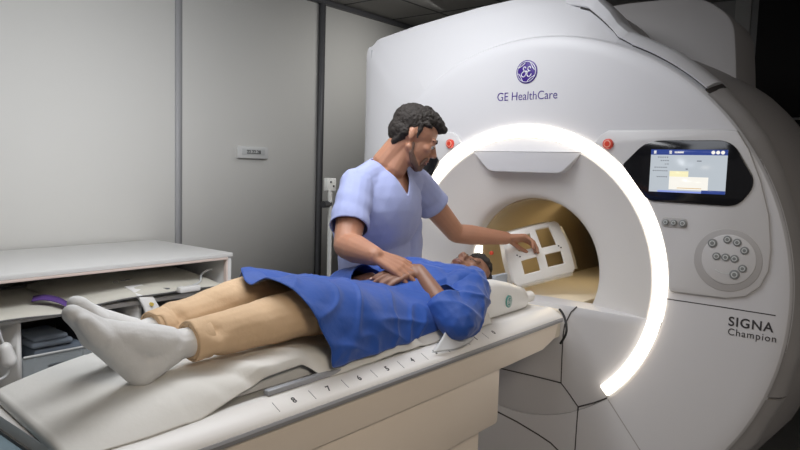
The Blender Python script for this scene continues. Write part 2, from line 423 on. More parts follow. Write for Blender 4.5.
# housing above the bore that stands proud of the funnel
pr_ = roundpoly([(.275, 1.585), (.178, 1.492), (-.178, 1.492), (-.275, 1.585), (-.16, 1.63), (0, 1.645), (.16, 1.63)], [.01, .03, .03, .01, 0, 0, 0], 6)
ext_yz('bore_hood', pr_, .002, .10, BODY, sc, .006, 'trapezoid hood above the bore')

# control panels left and right of the ring
def arc_ring(r, a0, a1, n, s):
    return [(-s*r*math.cos(math.radians(a0+(a1-a0)*i/n)), BZ+r*math.sin(math.radians(a0+(a1-a0)*i/n))) for i in range(n+1)]
PANM = mat('control panel plastic', (.58, .57, .57), .38)
for s in (1, -1):
    right = s == 1
    base = arc_ring(.658, 1, 60, 40, s)
    rest = [(-.335*s, 1.630), (-.352*s, 1.655), (-.385*s, 1.673), (-.80*s, 1.673), (-.862*s, 1.668), (-.905*s, 1.60), (-.95*s, 1.49), (-.985*s, 1.37), (-1.0*s, 1.25), (-.998*s, 1.17), (-.975*s, 1.11), (-.93*s, 1.068), (-.87*s, 1.052), (-.78*s, 1.050), (-.668*s, 1.050)]
    if not right: rest = [(-.335*s, 1.630), (-.352*s, 1.655), (-.385*s, 1.673), (-.50*s, 1.673), (-.57*s, 1.665), (-.60*s, 1.60), (-.62*s, 1.4), (-.68*s, 1.1), (-.67*s, 1.08)]
    pan = ext_yz('control_panel', base+rest, -.012, .02, PANM, sc, .007, 'raised control panel %s of the ring light' % ('right' if right else 'left'))
    # screen bezel
    hexa = roundpoly([(-.452*s, 1.534), (-.545*s, 1.632), (-.85*s, 1.632), (-.942*s, 1.480), (-.885*s, 1.392), (-.56*s, 1.396)], [.012, .05, .05, .05, .04, .03], 6)
    if not right: hexa = roundpoly([(.452, 1.534), (.500, 1.600), (.545, 1.604), (.548, 1.44), (.50, 1.44)], [.008, .01, .01, .01, .01], 4)
    bz = ext_yz('screen', hexa, -.020, -.008, BLACK, pan, .004, 'black six-sided touch screen' if right else 'small black side window')
    # emergency button
    eb = ext_yz('emergency_button', circ(-.389*s, 1.618, .0215), -.026, -.010, RED, pan, .006, 'round red button')
    ext_yz('button_ring', circ(-.389*s, 1.618, .0145, 24), -.0272, -.024, REDL, eb)
    ext_yz('button_cap', circ(-.389*s, 1.618, .0112, 24), -.0280, -.024, RED, eb)
    if right:
        y0, y1, z0, z1 = (-.565*s, -.840*s, 1.434, 1.597)
        def rect(ya, yb, za, zb): # fractions across the display, 0..1 from its left and bottom as seen
            L, Rr = (y0, y1) if s == 1 else (y1, y0)
            return [(L+(Rr-L)*ya, z0+(z1-z0)*za), (L+(Rr-L)*yb, z0+(z1-z0)*za), (L+(Rr-L)*yb, z0+(z1-z0)*zb), (L+(Rr-L)*ya, z0+(z1-z0)*zb)]
        dsp = ext_yz('display', rect(0, 1, 0, 1), -.0205, -.019, SC_BG, bz, 0, 'lit display with a blue bar and grey page')
        if right:
            def sp(nm, a, m, x=-.0212): return ext_yz(nm, rect(*a), x, x+.0006, m, bz)
            sp('title_bar', (0, 1, .875, 1), SC_B); sp('status_bar', (.70, 1, 0, .075), SC_B)
            sp('status_bar', (.12, .70, 0, .04), SC_B2)
            sp('message_box', (.27, .78, .07, .37), SC_W); sp('message_tab', (.27, .52, .37, .50), SC_Y)
            sp('message_line', (.38, .70, .10, .115), SC_O, -.0218)
            for zz, a in ((.82, .10), (.74, .14), (.66, .20), (.58, .06), (.50, .04), (.36, .10)):
                for k in range(int((.26-a)/.03)): sp('text_mark', (a+.03*k, a+.03*k+.018, zz-.012, zz+.012), SC_T)
            for a, zz in ((.62, .74), (.65, .74), (.48, .55)): sp('text_mark', (a, a+.03, zz-.012, zz+.012), SC_T)
            for ya in (.04, .25): sp('title_icon', (ya, ya+.035, .90, .975), SC_W)
            sp('title_mark', (.32, .44, .915, .955), SC_W)
            for ya in (.80, .86, .92): 
                L, Rr = y0, y1; ext_yz('title_icon', circ(L+(Rr-L)*(ya+.02), z0+(z1-z0)*.937, .0068, 16), -.0214, -.0208, SC_W, bz)
        # button pill
        pill = roundpoly([(-.618*s, 1.338), (-.618*s, 1.298), (-.715*s, 1.298), (-.715*s, 1.338)], .02, 6)
        ext_yz('button_strip', pill, -.0150, -.010, BODY2, pan, .003)
        def knob(y, z, r):
            q = ext_yz('push_button', circ(y, z, r, 28), -.022, -.010, BTN, pan, .003)
            ext_yz('button_face', circ(y, z, r*.62, 20), -.0232, -.0215, BTNL, q)
            ext_yz('button_symbol', circ(y, z, r*.42, 16), -.0238, -.0215, BTN, q)
        for yy, rr in ((.636, .012), (.666, .012), (.699, .014)): knob(-yy*s, 1.318, rr)
        # dial
        ext_yz('dial_surround', circ(-.862*s, 1.194, .116, 64), -.0145, -.010, BODY2, pan, .003)
        ext_yz('dial_face', circ(-.866*s, 1.197, .093, 64), -.0175, -.010, PANM, pan, .005)
        for yy, zz, rr in ((.809, 1.253, .0165), (.859, 1.271, .0145), (.892, 1.263, .0145), (.918, 1.236, .0145), (.826, 1.206, .0145), (.857, 1.205, .0145), (.887, 1.203, .0145), (.916, 1.170, .0145), (.891, 1.145, .0175)): knob(-yy*s, zz, rr)
        bm = bmesh.new(); tube_bm(bm, [(-.0178, -(.857+.052*math.cos(t))*s, 1.195+.050*math.sin(t)) for t in [math.radians(q) for q in range(-130, -10, 10)]], .0012, 6); bm_obj('dial_mark', bm, BTNL, pan)

# emblem and lettering
em = ext_yz('emblem', circ(.003, 1.934, .051, 64), -.004, .001, PURP, sc, .001, 'round violet monogram emblem')
def ringcurve(name, pts, r, m, parent): 
    bm = bmesh.new(); tube_bm(bm, pts, r, 6); return bm_obj(name, bm, m, parent)
bm = bmesh.new()
tube_bm(bm, [(-.0052, .003+.0445*math.cos(t/40*2*PI), 1.934+.0445*math.sin(t/40*2*PI)) for t in range(41)], .0014, 6)
for k in range(4):
    a = k*PI/2+.5
    tube_bm(bm, catmull([(-.0052, .003+rr*math.cos(a+da), 1.934+rr*math.sin(a+da)) for rr, da in ((.044, -.1), (.037, .2), (.035, .6), (.040, .9))], 5), .0018, 6)
# script G and E loops
sgn = -1
def L(p): return (-.0052, .003-p[0]*.026, 1.934+p[1]*.026)
tube_bm(bm, catmull([L(p) for p in ((-.1, .55), (-.35, .85), (-.62, .6), (-.45, .15), (-.75, -.1), (-.95, -.5), (-.6, -.85), (-.2, -.6), (-.05, -.1), (-.3, 0), (-.15, .12), (.1, .05))], 6), .0022, 6)
tube_bm(bm, catmull([L(p) for p in ((.75, .55), (.65, .85), (.35, .75), (.25, .4), (.45, .15), (.7, .12), (.3, .05), (.1, -.4), (.35, -.8), (.75, -.7), (.95, -.35))], 6), .0022, 6)
bm_obj('emblem_monogram', bm, LOGOW, em)
text('lettering', 'GE HealthCare', (-.001, 0, 1.812), .0535, PURP, sc, sx=.90, bold=-.0004, label='violet brand lettering')
text('lettering', 'SIGNA', (-.001, -.952, .952), .048, INK, sc, sx=.98, bold=.0007, spacing=1.12, label='dark lettering')
text('lettering', 'Champion', (-.001, -.959, .917), .036, INK, sc, sx=.95, spacing=1.15, label='small dark lettering')

# ================================================================ PATIENT TABLE
pt = thing('patient_table', 'long beige MRI patient table with a numbered edge leading into the bore', 'patient table', (-1.1, 0, 0))
def sweep_x(name, prof, x0, x1, m, parent, n=1, label=None):
    bm = bmesh.new(); A = [bm.verts.new((x0, y, z)) for y, z in prof]; B = [bm.verts.new((x1, y, z)) for y, z in prof]; k = len(prof)
    for i in range(k): bm.faces.new((A[i], A[(i+1) % k], B[(i+1) % k], B[i]))
    bm.faces.new(A[::-1]); bm.faces.new(B)
    return bm_obj(name, bm, m, parent, True, 40, label)
def sym(pts): return pts+[(-y, z) for y, z in reversed(pts)]
sweep_x('tabletop', sym([(.02, .938), (.205, .938), (.225, .944), (.243, .942), (.285, .921), (.296, .912), (.298, .902), (.20, .895)]), -2.10, -.16, TOP, pt)
sweep_x('edge_trim', sym([(.10, .91), (.300, .908), (.304, .903), (.302, .893), (.292, .888), (.10, .888)]), -2.105, -.165, TRIM, pt)
bm = bmesh.new()
prof = sym([(.10, .889), (.290, .889), (.292, .83), (.286, .797), (.10, .792)]); k = len(prof)
secs = [(-2.09, 0), (-.55, 0), (-.30, .004), (-.19, .028), (-.165, .06)]
rows = [[bm.verts.new((x, y*(1-d*.6), z if z > .85 else z+d)) for y, z in prof] for x, d in secs]
for A, B in zip(rows, rows[1:]):
    for i in range(k): bm.faces.new((A[i], A[(i+1) % k], B[(i+1) % k], B[i]))
bm.faces.new(rows[0][::-1]); bm.faces.new(rows[-1])
bm_obj('table_beam', bm, TABLE, pt, True, 40)
box('pedestal_upper', (-1.95, -.272, .585), (-.60, .272, .80), TABLE, pt, .012)
box('pedestal_lower', (-1.9, -.235, .0), (-.665, .235, .59), TABLE, pt, .012)
# numbered ruler on the near rail
sl = V(0, -.042, -.021).normalized(); nrm = V(0, -.021*-1*-1, .042); up = -sl
xs = [-1.587+.1165*i for i in range(9)]
for i, x in enumerate(xs):
    text('ruler_number', str(8-i), (x, -.2745, .9267), .024, INK, pt, (1, 0, 0), (0, .042, .021), ext=.0004, bold=.0006)
TICK = mat('tick grey', (.38, .38, .38), .5)
for i in range(9):
    x = -1.587-.058+.1165*i; bm = bmesh.new()
    addbox(bm, (x-.0007, -.284, .9205), (x+.0007, -.256, .9222), 0)
    for v in bm.verts: v.co.z += (v.co.y+.284)/.042*.021+.0006
    bm_obj('ruler_tick', bm, TICK, pt, False)
bm = bmesh.new(); addbox(bm, (-1.65, -.283, .9213), (-.66, -.246, .9218)); 
for v in bm.verts: v.co.z += (v.co.y+.283)/.042*.021
bm_obj('ruler_strip', bm, mat('ruler white', (.84, .83, .81), .35), pt, False)
# slate blue foot end of the table
box('foot_end', (-2.32, -.26, .84), (-2.115, .30, .925), BLUEV, pt, .02, label='slate blue vinyl foot end')

# mattress
mt = thing('mattress', 'cream and grey mattress lying along the patient table under the paper', 'mattress', (-1.3, 0, .94))
def mtop(x): # top height of the mattress
    return .952+.046*max(0, min(1, (x+2.08)/.26))**.8
bm = bmesh.new(); N = 60; rows = []
for i in range(N+1):
    x = -2.085+1.42*i/N; z = mtop(x); wd = .192
    pf = [(wd-.012, .940), (wd, .948), (wd-.004, z-.036), (wd-.02, z-.016), (wd-.06, z-.002), (0, z), (-wd+.06, z-.002), (-wd+.02, z-.016), (-wd+.004, z-.036), (-wd, .948), (-wd+.012, .940)]
    rows.append([bm.verts.new((x+(y*.09 if i < 6 else 0)*(1-i/6), y, q)) for y, q in pf])
for A, B in zip(rows, rows[1:]):
    for k in range(len(A)-1): bm.faces.new((A[k], A[k+1], B[k+1], B[k]))
    bm.faces.new((A[-1], A[0], B[0], B[-1]))
bm.faces.new(rows[0][::-1]); bm.faces.new(rows[-1])
bm_obj('pad', bm, PAD, mt, True, 50)
box('side_rail', (-1.64, -.236, .9425), (-1.36, -.214, .958), mat('grey rail', (.34, .35, .38), .4), mt, .006, label='dark grey rail along the near side')

# exam paper draped over the mattress
bm = bmesh.new(); NX, NY = 170, 90
EDG = [(-2.12, -.238, .939), (-1.95, -.244, .939), (-1.83, -.240, .940), (-1.77, -.226, .948), (-1.70, -.212, .962), (-1.63, -.205, .972), (-1.56, -.202, .978), (-1.50, -.200, .980), (-1.475, -.204, .966), (-1.45, -.232, .944), (-1.38, -.240, .942), (-1.30, -.232, .943), (-.55, -.236, .943)]
def edge(x):
    for (a, p, q), (b_, r, t_) in zip(EDG, EDG[1:]):
        if a <= x <= b_: t = (x-a)/(b_-a); return p+(r-p)*t, q+(t_-q)*t
    return -.236, .943
def drop(x):
    pts = [(-2.11, .085), (-1.95, .10), (-1.83, .09), (-1.76, .075), (-1.71, .045), (-1.655, .03), (-1.60, .035), (-1.55, .022), (-1.49, .02), (-1.465, .075), (-1.42, .082), (-1.30, .07), (-1.1, .055), (-.9, .05), (-.6, .05)]
    for (a, p), (b_, q) in zip(pts, pts[1:]):
        if a <= x <= b_: t = (x-a)/(b_-a); return p+(q-p)*t
    return .06
rows = []
for i in range(NX+1):
    x0 = -2.088+1.468*i/NX; row = []
    z0 = mtop(x0)+.004; Ld = drop(x0)+.045
    ye, ze = edge(x0)
    for j in range(NY+1):
        t = j/NY
        if t < .06: y, z = .216, z0-.03*(1-t/.06)
        elif t < .62: q = (t-.06)/.56; y, z = .214-q*.334, z0
        else:
            q = (t-.62)/.38; y = (1-q)**2*-.12+2*q*(1-q)*-.182+q*q*ye; z = (1-q)**2*z0+2*q*(1-q)*(z0+.004)+q*q*ze
        z += .002
        amp = min(1, max(0, (-y-.05)/.2))
        fold = ns((x0*7+y*9, y*3-x0*2, 0), 1.0, 3)*(.016+.016*max(0, 1-abs(x0+1.58)/.22))+ns((x0*15+y*20, y*4, 0), 1.0, 7)*.007
        fold += .010*max(0, 1-4*abs(ns((x0*8+y*2.5, y*1.5, 0), 1.0, 11)))*min(1, (x0+2.088)/.3)
        if x0 > -1.86: k = min(1, (x0+1.86)/.15)*min(1, (NY-j)/12+.35); z += max(0, fold)*(.4+.9*amp)*k; y -= abs(fold)*amp*.7*k
        else: z += .002*ns((x0*6, y*6, 0), 1, 2)+.0015+.10*max(0, fold)*amp
        row.append(bm.verts.new((x0+(y*.09)*max(0, 1-i/18), y, z)))
    rows.append(row)
for A, B in zip(rows, rows[1:]):
    for k in range(NY): bm.faces.new((A[k], A[k+1], B[k+1], B[k]))
# the foot end folds down over the pad's end
fold = [bm.verts.new((v.co.x-.004, v.co.y, max(.942, v.co.z-.045))) for v in rows[0]]
for k in range(NY): bm.faces.new((fold[k], fold[k+1], rows[0][k+1], rows[0][k]))
sh = bm_obj('paper_sheet', bm, PAPER, None, True)
tag(sh, 'crinkled white paper sheet spread over the patient table under the legs', 'paper sheet')
sd = sh.modifiers.new('t', 'SOLIDIFY'); sd.thickness = .0012; sd.offset = 1

# loose corner of white cloth beside the elbow
bm = bmesh.new(); n = 14; rows = []
A_, B_, C_ = V(-1.03, -.275, .935), V(-.93, -.262, .992), V(-.80, -.282, .940)
for i in range(n+1):
    row = []
    for j in range(n+1-i):
        a = i/n; b2 = j/n; p = A_*(1-a-b2)+B_*a+C_*b2
        row.append(bm.verts.new(p+V(0, -.02*math.sin(PI*b2)*(1-a), .006*ns(p, 20, 1))))
    rows.append(row)
for i in range(n):
    for j in range(len(rows[i])-1):
        bm.faces.new((rows[i][j], rows[i][j+1], rows[i+1][j]))
        if j < len(rows[i+1])-1: bm.faces.new((rows[i][j+1], rows[i+1][j+1], rows[i+1][j]))
cc = bm_obj('cloth_corner', bm, mat('pale grey cloth', (.55, .56, .57), .8)); tag(cc, 'pale grey triangular corner of cloth sticking out under the elbow at the numbered table edge', 'cloth')
cc.modifiers.new('t', 'SOLIDIFY').thickness = .002

# ================================================================ HEADS AND HANDS
def head(B, M):
    old = B.M; B.M = M
    B.ell((-.014, 0, .030), (.097, .076, .088)); B.ell((.026, 0, -.030), (.064, .060, .082))
    B.ell((.030, 0, -.082), (.048, .046, .032)); B.ell((.070, 0, -.100), (.017, .020, .015))
    for s in (1, -1):
        B.cap((-.005, s*.058, -.05), (.06, s*.025, -.098), .016, .014)
        B.ell((.060, s*.040, -.022), (.022, .020, .018)); B.ell((.074, s*.030, .020), (.014, .024, .009))
        B.ell((.100, s*.0115, -.034), (.010, .008, .008)); B.ell((.074, s*.031, .002), (.013, .014, .011))
        B.ell((-.020, s*.076, -.004), (.014, .006, .024), Matrix.Rotation(-.2, 3, 'Y')); B.ell((-.016, s*.0735, -.022), (.007, .005, .010))
    B.ell((.078, 0, .022), (.012, .018, .010)); B.cap((.084, 0, .010), (.108, 0, -.028), .0075, .0115)
    B.ell((.084, 0, -.052), (.014, .024, .010))
    B.ell((.088, 0, -.063), (.010, .023, .0055)); B.ell((.086, 0, -.074), (.010, .020, .0065))
    B.M = old
def face_parts(M, body, skin, lip, gaze=-.6, closed=False):
    for s in (1, -1):
        c = V(.0765, s*.031, -.001)
        if not closed:
            B = Blob(); B.M = M; B.ell(c+V(.002, 0, -.003), .0110); e = B.build('eye', EYE, body, .002, 1)
            B = Blob(); B.M = M; B.ell(c+V(.0095, s*.0, -.006), (.0045, .0055, .0055)); B.build('iris', IRIS, e, .0012, 1)
        B = Blob(); B.M = M; B.chain([c+V(.004, s*.016, -.002 if not closed else -.006), c+V(.0135, 0, -.003 if not closed else -.009), c+V(.008, -s*.013, -.004 if not closed else -.007)], [.0014, .0018, .0014]); B.build('eyelashes', HAIR, body, .0012, 1)
        B = Blob(); B.M = M; B.chain([V(.072, s*.050, .017), V(.086, s*.034, .026), V(.091, s*.012, .021)], [.0026, .0042, .0040]); B.build('eyebrow', HAIR, body, .002, 1)
    B = Blob(); B.M = M; B.ell((.0905, 0, -.0630), (.0095, .0215, .0045)); B.ell((.0885, 0, -.0735), (.0095, .019, .0055)); B.build('lips', lip, body, .0018, 1)
def hand(B, wrist, d, n, t, curls, scale=1.0, thumb=(.55, .75, .35), spread=.12, nails=None, tcurl=.3):
    """d fingers, n the way the palm faces, t towards the thumb; curls = per finger bend (3 angles)"""
    d = Vector(d).normalized(); n = Vector(n); n = (n-d*n.dot(d)).normalized(); tt = Vector(t); t = (tt-d*tt.dot(d)-n*tt.dot(n)).normalized(); w_ = Vector(wrist)
    k = scale
    offs = (.030, .0105, -.0095, -.028); lens = (.98, 1.08, 1.0, .80); pl = (.086, .090, .086, .078)
    for i in range(4):
        kn = w_+d*pl[i]*k+t*offs[i]*k-n*.004*(1-abs(i-1.3)/3)
        B.cap(w_+t*offs[i]*.55*k, kn, .0155*k, .0118*k)
        if i < 3: B.cap(w_+d*.05*k+t*offs[i]*.8*k, w_+d*.05*k+t*offs[i+1]*.8*k, .014*k)
        p = kn; ang = 0; fd = (d+t*(spread*(1.2-i*.8))).normalized()
        for j, sl_ in enumerate((.044, .027, .021)):
            ang += curls[i][j]; q = p+(fd*math.cos(ang)+n*math.sin(ang))*sl_*lens[i]*k
            B.cap(p, q, (.0098, .0090, .0082)[j]*k, (.0090, .0082, .0070)[j]*k); p0 = p; p = q
        if nails is not None:
            dd = (p-p0).normalized(); back = (-n*math.cos(ang)+fd*math.sin(ang)).normalized()
            nails.append((p-dd*.001+back*.0062*k, dd, back, k))
    tb = w_+d*.022*k+t*.024*k+n*.004; B.cap(w_+d*.01, tb, .017*k, .0165*k)
    td = (d*thumb[0]+t*thumb[1]+n*thumb[2]).normalized(); p = tb
    for j, sl_ in enumerate((.042, .032, .026)):
        td2 = (td+(d*.7-t*.4)*tcurl*j).normalized(); q = p+td2*sl_*k; B.cap(p, q, (.0145, .0115, .0102)[j]*k, (.0115, .0102, .0085)[j]*k); p = q
    B.cap(tb, w_+d*.06*k+t*.02*k, .014*k, .012*k)
def nail_objs(nails, body):
    for p, dd, back, k in nails:
        B = Blob(); R = Matrix((dd, back.cross(dd), back)).transposed(); B.ell(p, (.0062*k, .0050*k, .0018*k), R, 2); B.build('fingernail', NAIL, body, .0012, 0)

# ================================================================ DOCTOR
doc = thing('person', 'standing dark-haired man in a lilac blue scrub top leaning over the patient', 'person', (-.55, .45, 0))
HD = V(-.495, .235, 1.622)
fd_ = V(.60, -.66, -.46)
Mh = Matrix.Translation(HD) @ frame(fd_, (.10, -.02, 1)).to_4x4()
shR, elR, wrR = V(-.728, .335, 1.425), V(-.885, .235, 1.205), V(-.935, .050, 1.190)
shL, elL, wrL = V(-.365, .335, 1.440), V(-.105, .275, 1.200), V(.082, .118, 1.180)
B = Blob(); head(B, Mh)
neckb = V(-.56, .335, 1.51)
B.cap(Mh @ V(-.035, 0, -.04), neckb, .051, .057); B.cap(Mh @ V(-.01, 0, -.06), neckb+V(.01, -.04, -.02), .045, .05)
B.cap(neckb+V(-.02, 0, -.05), shR+V(.03, 0, -.01), .04, .045); B.cap(neckb+V(.02, 0, -.05), shL+V(-.03, 0, -.01), .04, .045)
B.ell((-.56, .345, 1.33), (.185, .108, .185)); B.ell((-.55, .385, 1.10), (.155, .105, .20)); B.ell((-.50, .47, .93), (.175, .12, .14))
B.chain([shR, shR.lerp(elR, .5), elR], [.062, .060, .048]); B.chain([elR, elR.lerp(wrR, .35), wrR], [.049, .052, .034])
B.chain([shL, shL.lerp(elL, .5), elL], [.060, .054, .045]); B.chain([elL, elL.lerp(wrL, .30), wrL], [.045, .047, .031])
nailsD = []
hand(B, wrR+V(0, -.01, 0), V(.42, -.76, -.40), V(.35, .45, -.80), V(.75, .5, 0), [(.15, .25, .15), (.10, .25, .15), (.12, .28, .2), (.18, .3, .2)], 1.02, (.7, .6, .25), .10, nailsD)
hand(B, wrL+V(.008, -.004, 0), V(.72, -.66, .0), V(-.25, -.40, -1), V(.55, .6, .45), [(.45, .6, .4), (.5, .6, .4), (.55, .65, .45), (.6, .7, .45)], 1.0, (.85, .35, .55), .03, nailsD, .2)
for s in (1, -1): B.chain([V(-.50+s*.085, .48, .92), V(-.50+s*.10, .49, .50), V(-.50+s*.10, .50, .08)], [.085, .058, .04])
dbody = B.build('body', SKIN, doc, .004, 4)
face_parts(Mh, dbody, SKIN, LIP); nail_objs(nailsD, dbody)
# hair: short, swept up and forward
B = Blob(); B.M = Mh
B.ell((-.030, 0, .048), (.090, .080, .082)); B.ell((-.055, 0, .005), (.062, .068, .070)); B.ell((.0, 0, .085), (.080, .070, .044))
B.ell((.045, 0, .090), (.046, .060, .030)); B.ell((.070, .0, .080), (.028, .050, .022)); B.ell((.082, -.012, .082), (.024, .034, .018))
for s in (1, -1): B.cap((-.002, s*.073, .045), (.006, s*.070, -.004), .012, .005); B.cap((-.045, s*.055, .0), (-.066, s*.032, -.062), .022, .014)
for i in range(34):
    a = random.uniform(-1.3, 1.3); e = random.uniform(.1, 1.5); x = .105*math.cos(e)*math.cos(a)-.015; y = .076*math.cos(e)*math.sin(a); z = .045+.085*math.sin(e)
    if x > .05 and z < .085: continue
    B.ell((x, y, z), (.022, .010, .010), Matrix.Rotation(random.uniform(-1, 1), 3, 'Z'), 2)
B.build('hair', HAIR, doc, .003, 2, disp=lambda p, n: .003*ns(p, 70)+.002*ns(p, 150, 3), label='short dark brown swept-up hair')
B = Blob(); B.M = Mh
for s in (1, -1):
    B.chain([(.004, s*.0640, -.030), (.012, s*.058, -.066), (.040, s*.043, -.093), (.070, s*.018, -.108)], [.006, .011, .0145, .013])
    B.chain([(.088, s*.004, -.051), (.082, s*.026, -.060), (.076, s*.026, -.085)], [.0085, .0075, .0075])
B.ell((.074, 0, -.100), (.0185, .024, .0165)); B.ell((.084, 0, -.086), (.009, .010, .006))
B.build('beard', BEARD, doc, .003, 3, label='short dark stubble beard')
# scrub top
B = Blob()
B.ell((-.56, .345, 1.325), (.210, .130, .190)); B.ell((-.525, .40, 1.12), (.190, .125, .24)); B.ell((-.50, .465, .93), (.200, .145, .17))
B.cap((-.56, .345, 1.415), shR+V(.03, 0, -.005), .09, .064); B.cap((-.56, .345, 1.415), shL+V(-.03, 0, -.005), .09, .070)
B.cap(neckb+V(0, .01, -.045), (-.56, .345, 1.38), .080, .10)
eR = shR.lerp(elR, .72); eL = shL.lerp(elL, .46)
B.cap(neckb+V(-.02, .01, -.03), shR, .058, .058); B.cap(neckb+V(.02, .01, -.03), shL, .058, .058)
B.cap(shR, eR+(elR-shR)*.15, .066, .073); B.cap(shL, eL+(elL-shL)*.2, .069, .074)
B.ell((-.385, .375, 1.16), (.085, .10, .25)); B.ell((-.69, .38, 1.26), (.06, .10, .14))
def foldsD(p, n):
    f = .008*ns((p.x*5, p.y*5, p.z*2.2), 2.0)+.005*ns((p.x*11+p.z*4, p.y*8, p.z*5-p.x*6), 1.2, 5)
    q = (p-V(-.80, .29, 1.31)).length; f += .004*math.sin(p.z*70+p.x*40)*math.exp(-q*q/.01)
    q = (p-V(-.34, .31, 1.28)).length; f += .005*math.sin(p.z*60-p.x*60)*math.exp(-q*q/.012)
    return f
def vneck(c):
    if c.y > .36: return False
    z = c.z-1.385
    if z < 0: return False
    return abs(c.x-(-.545)) < z*.60+.003
def collar(c): return (c-neckb-V(.020, -.040, .048)).length < .066
st = B.build('scrub_top', SCRUB, doc, .005, 5, cuts=(halfspace(eR, elR-shR, .14), halfspace(eL, elL-shL, .14), vneck, collar, halfspace((0, 0, .78), (0, 0, -1))), disp=foldsD, label='lilac blue short-sleeved V-neck scrub top')
sd = st.modifiers.new('t', 'SOLIDIFY'); sd.thickness = .004; sd.offset = 1
B = Blob(); B.ell((-.50, .475, .93), (.185, .135, .13))
for s in (1, -1): B.chain([V(-.50+s*.085, .48, .90), V(-.50+s*.10, .49, .50), V(-.50+s*.10, .50, .12)], [.105, .080, .068])
B.build('scrub_trousers', SCRUB, doc, .007, 4, cuts=(halfspace((0, 0, .09), (0, 0, -1)),))
for s in (1, -1):
    B = Blob(); x = -.50+s*.10; B.cap((x, .52, .035), (x+s*.02, .33, .03), .035, .030); B.cap((x, .51, .05), (x, .50, .10), .038, .036)
    B.build('shoe', RUB, doc, .005, 3, cuts=(halfspace((0, 0, .002), (0, 0, -1)),))

# ================================================================ PATIENT
pa = thing('person', 'patient in a blue gown, khaki trousers and white socks lying on the table', 'person', (-1.1, 0, .99))
HP = V(-.430, -.005, 1.062)
Mp = Matrix.Translation(HP) @ frame(V(-.16, -.05, .98), V(.98, -.02, .16)).to_4x4()
psR, peR, pwR = V(-.640, -.180, 1.055), V(-.900, -.268, 1.000), V(-.835, -.065, 1.145)   # near arm
psL, peL, pwL = V(-.645, .185, 1.055), V(-.86, .262, 1.035), V(-.895, .100, 1.100)        # far arm
hipN, kneeN, ankN = V(-1.06, -.090, 1.035), V(-1.41, -.100, 1.090), V(-1.795, -.082, 1.068)
hipF, kneeF, ankF = V(-1.06, .090, 1.035), V(-1.43, .085, 1.112), V(-1.800, .062, 1.066)
B = Blob(); head(B, Mp)
B.cap(HP+V(-.03, 0, -.02), V(-.59, 0, 1.035), .050, .060)
B.cap((-.63, -.12, 1.05), (-.63, .12, 1.05), .062); B.ell((-.76, 0, 1.055), (.19, .165, .085)); B.ell((-.95, 0, 1.03), (.16, .150, .055)); B.ell((-1.07, 0, 1.03), (.13, .155, .065))
B.chain([psR, psR.lerp(peR, .5), peR], [.050, .045, .037]); B.chain([peR, peR.lerp(pwR, .3), pwR], [.036, .037, .0235])
B.chain([psL, psL.lerp(peL, .5), peL], [.050, .045, .037]); B.chain([peL, peL.lerp(pwL, .3), pwL], [.036, .037, .0235])
nailsP = []
hand(B, pwR+V(-.006, .006, 0), V(-.88, .36, -.16), V(.15, .45, -.85), V(.35, .9, 0), [(.2, .25, .15)]*4, .92, (.75, .6, .1), .08, nailsP)
hand(B, pwL+V(-.006, -.01, 0), V(-.62, -.70, -.18), V(0, -.15, -1), V(.7, -.7, 0), [(.15, .2, .15)]*4, .90, (.8, .5, .2), .10, nailsP)
for h, k_, a in ((hipN, kneeN, ankN), (hipF, kneeF, ankF)): B.chain([h, h.lerp(k_, .5), k_, k_.lerp(a, .3), a], [.055, .052, .046, .040, .030])
for a, s in ((ankN, -1), (ankF, 1)):
    B.cap(a, a+V(-.06, 0, -.01), .032, .026); B.cap(a+V(-.06, 0, -.005), a+V(-.14, 0, .055), .022, .014)
pbody = B.build('body', SKIN2, pa, .0045, 4); face_parts(Mp, pbody, SKIN2, LIP2, closed=True); nail_objs(nailsP[:], pbody)
B = Blob(); B.M = Mp; B.ell((-.030, 0, .045), (.088, .080, .078)); B.ell((-.05, 0, .01), (.06, .074, .07)); B.ell((.03, 0, .088), (.055, .062, .026))
for s in (1, -1): B.cap((-.004, s*.072, .045), (.002, s*.071, .005), .011, .006)
B.build('hair', HAIR, pa, .004, 3, disp=lambda p, n: .003*ns(p, 80), label='short black hair')
# trousers
B = Blob()
def trouser(h, k_, a, cuff):
    B.chain([h, h.lerp(k_, .5), k_, k_.lerp(a, .30), k_.lerp(a, .65), cuff+(a-k_).normalized()*.05], [.050, .054, .062, .059, .050, .042])
cufN = kneeN.lerp(ankN, .90); cufF = kneeF.lerp(ankF, .90)
trouser(hipN, kneeN, ankN, cufN); trouser(hipF, kneeF, ankF, cufF); B.ell((-1.05, 0, 1.01), (.12, .16, .065))
def foldsT(p, n):
    f = .007*ns((p.x*5, p.y*14, p.z*14), 1.0)+.003*ns((p.x*16+p.z*20, p.y*10, p.z*9), 1.0, 4)
    for c in (cufN, cufF):
        q = (p.x-c.x-.05); f += .004*math.exp(-(q/.02)**2)*math.sin(p.z*90)
    return f
floorcut = halfspace((0, 0, 1.0), (0, 0, -1))
tr = B.build('trousers', PANTS, pa, .005, 4, cuts=(halfspace(cufN, ankN-kneeN, .13), lambda c: (c-cufF).dot((ankF-kneeF).normalized()) > 0 and c.y > -.005), disp=foldsT, label='khaki chino trousers with turned cuffs')
sd = tr.modifiers.new('t', 'SOLIDIFY'); sd.thickness = .004; sd.offset = 1
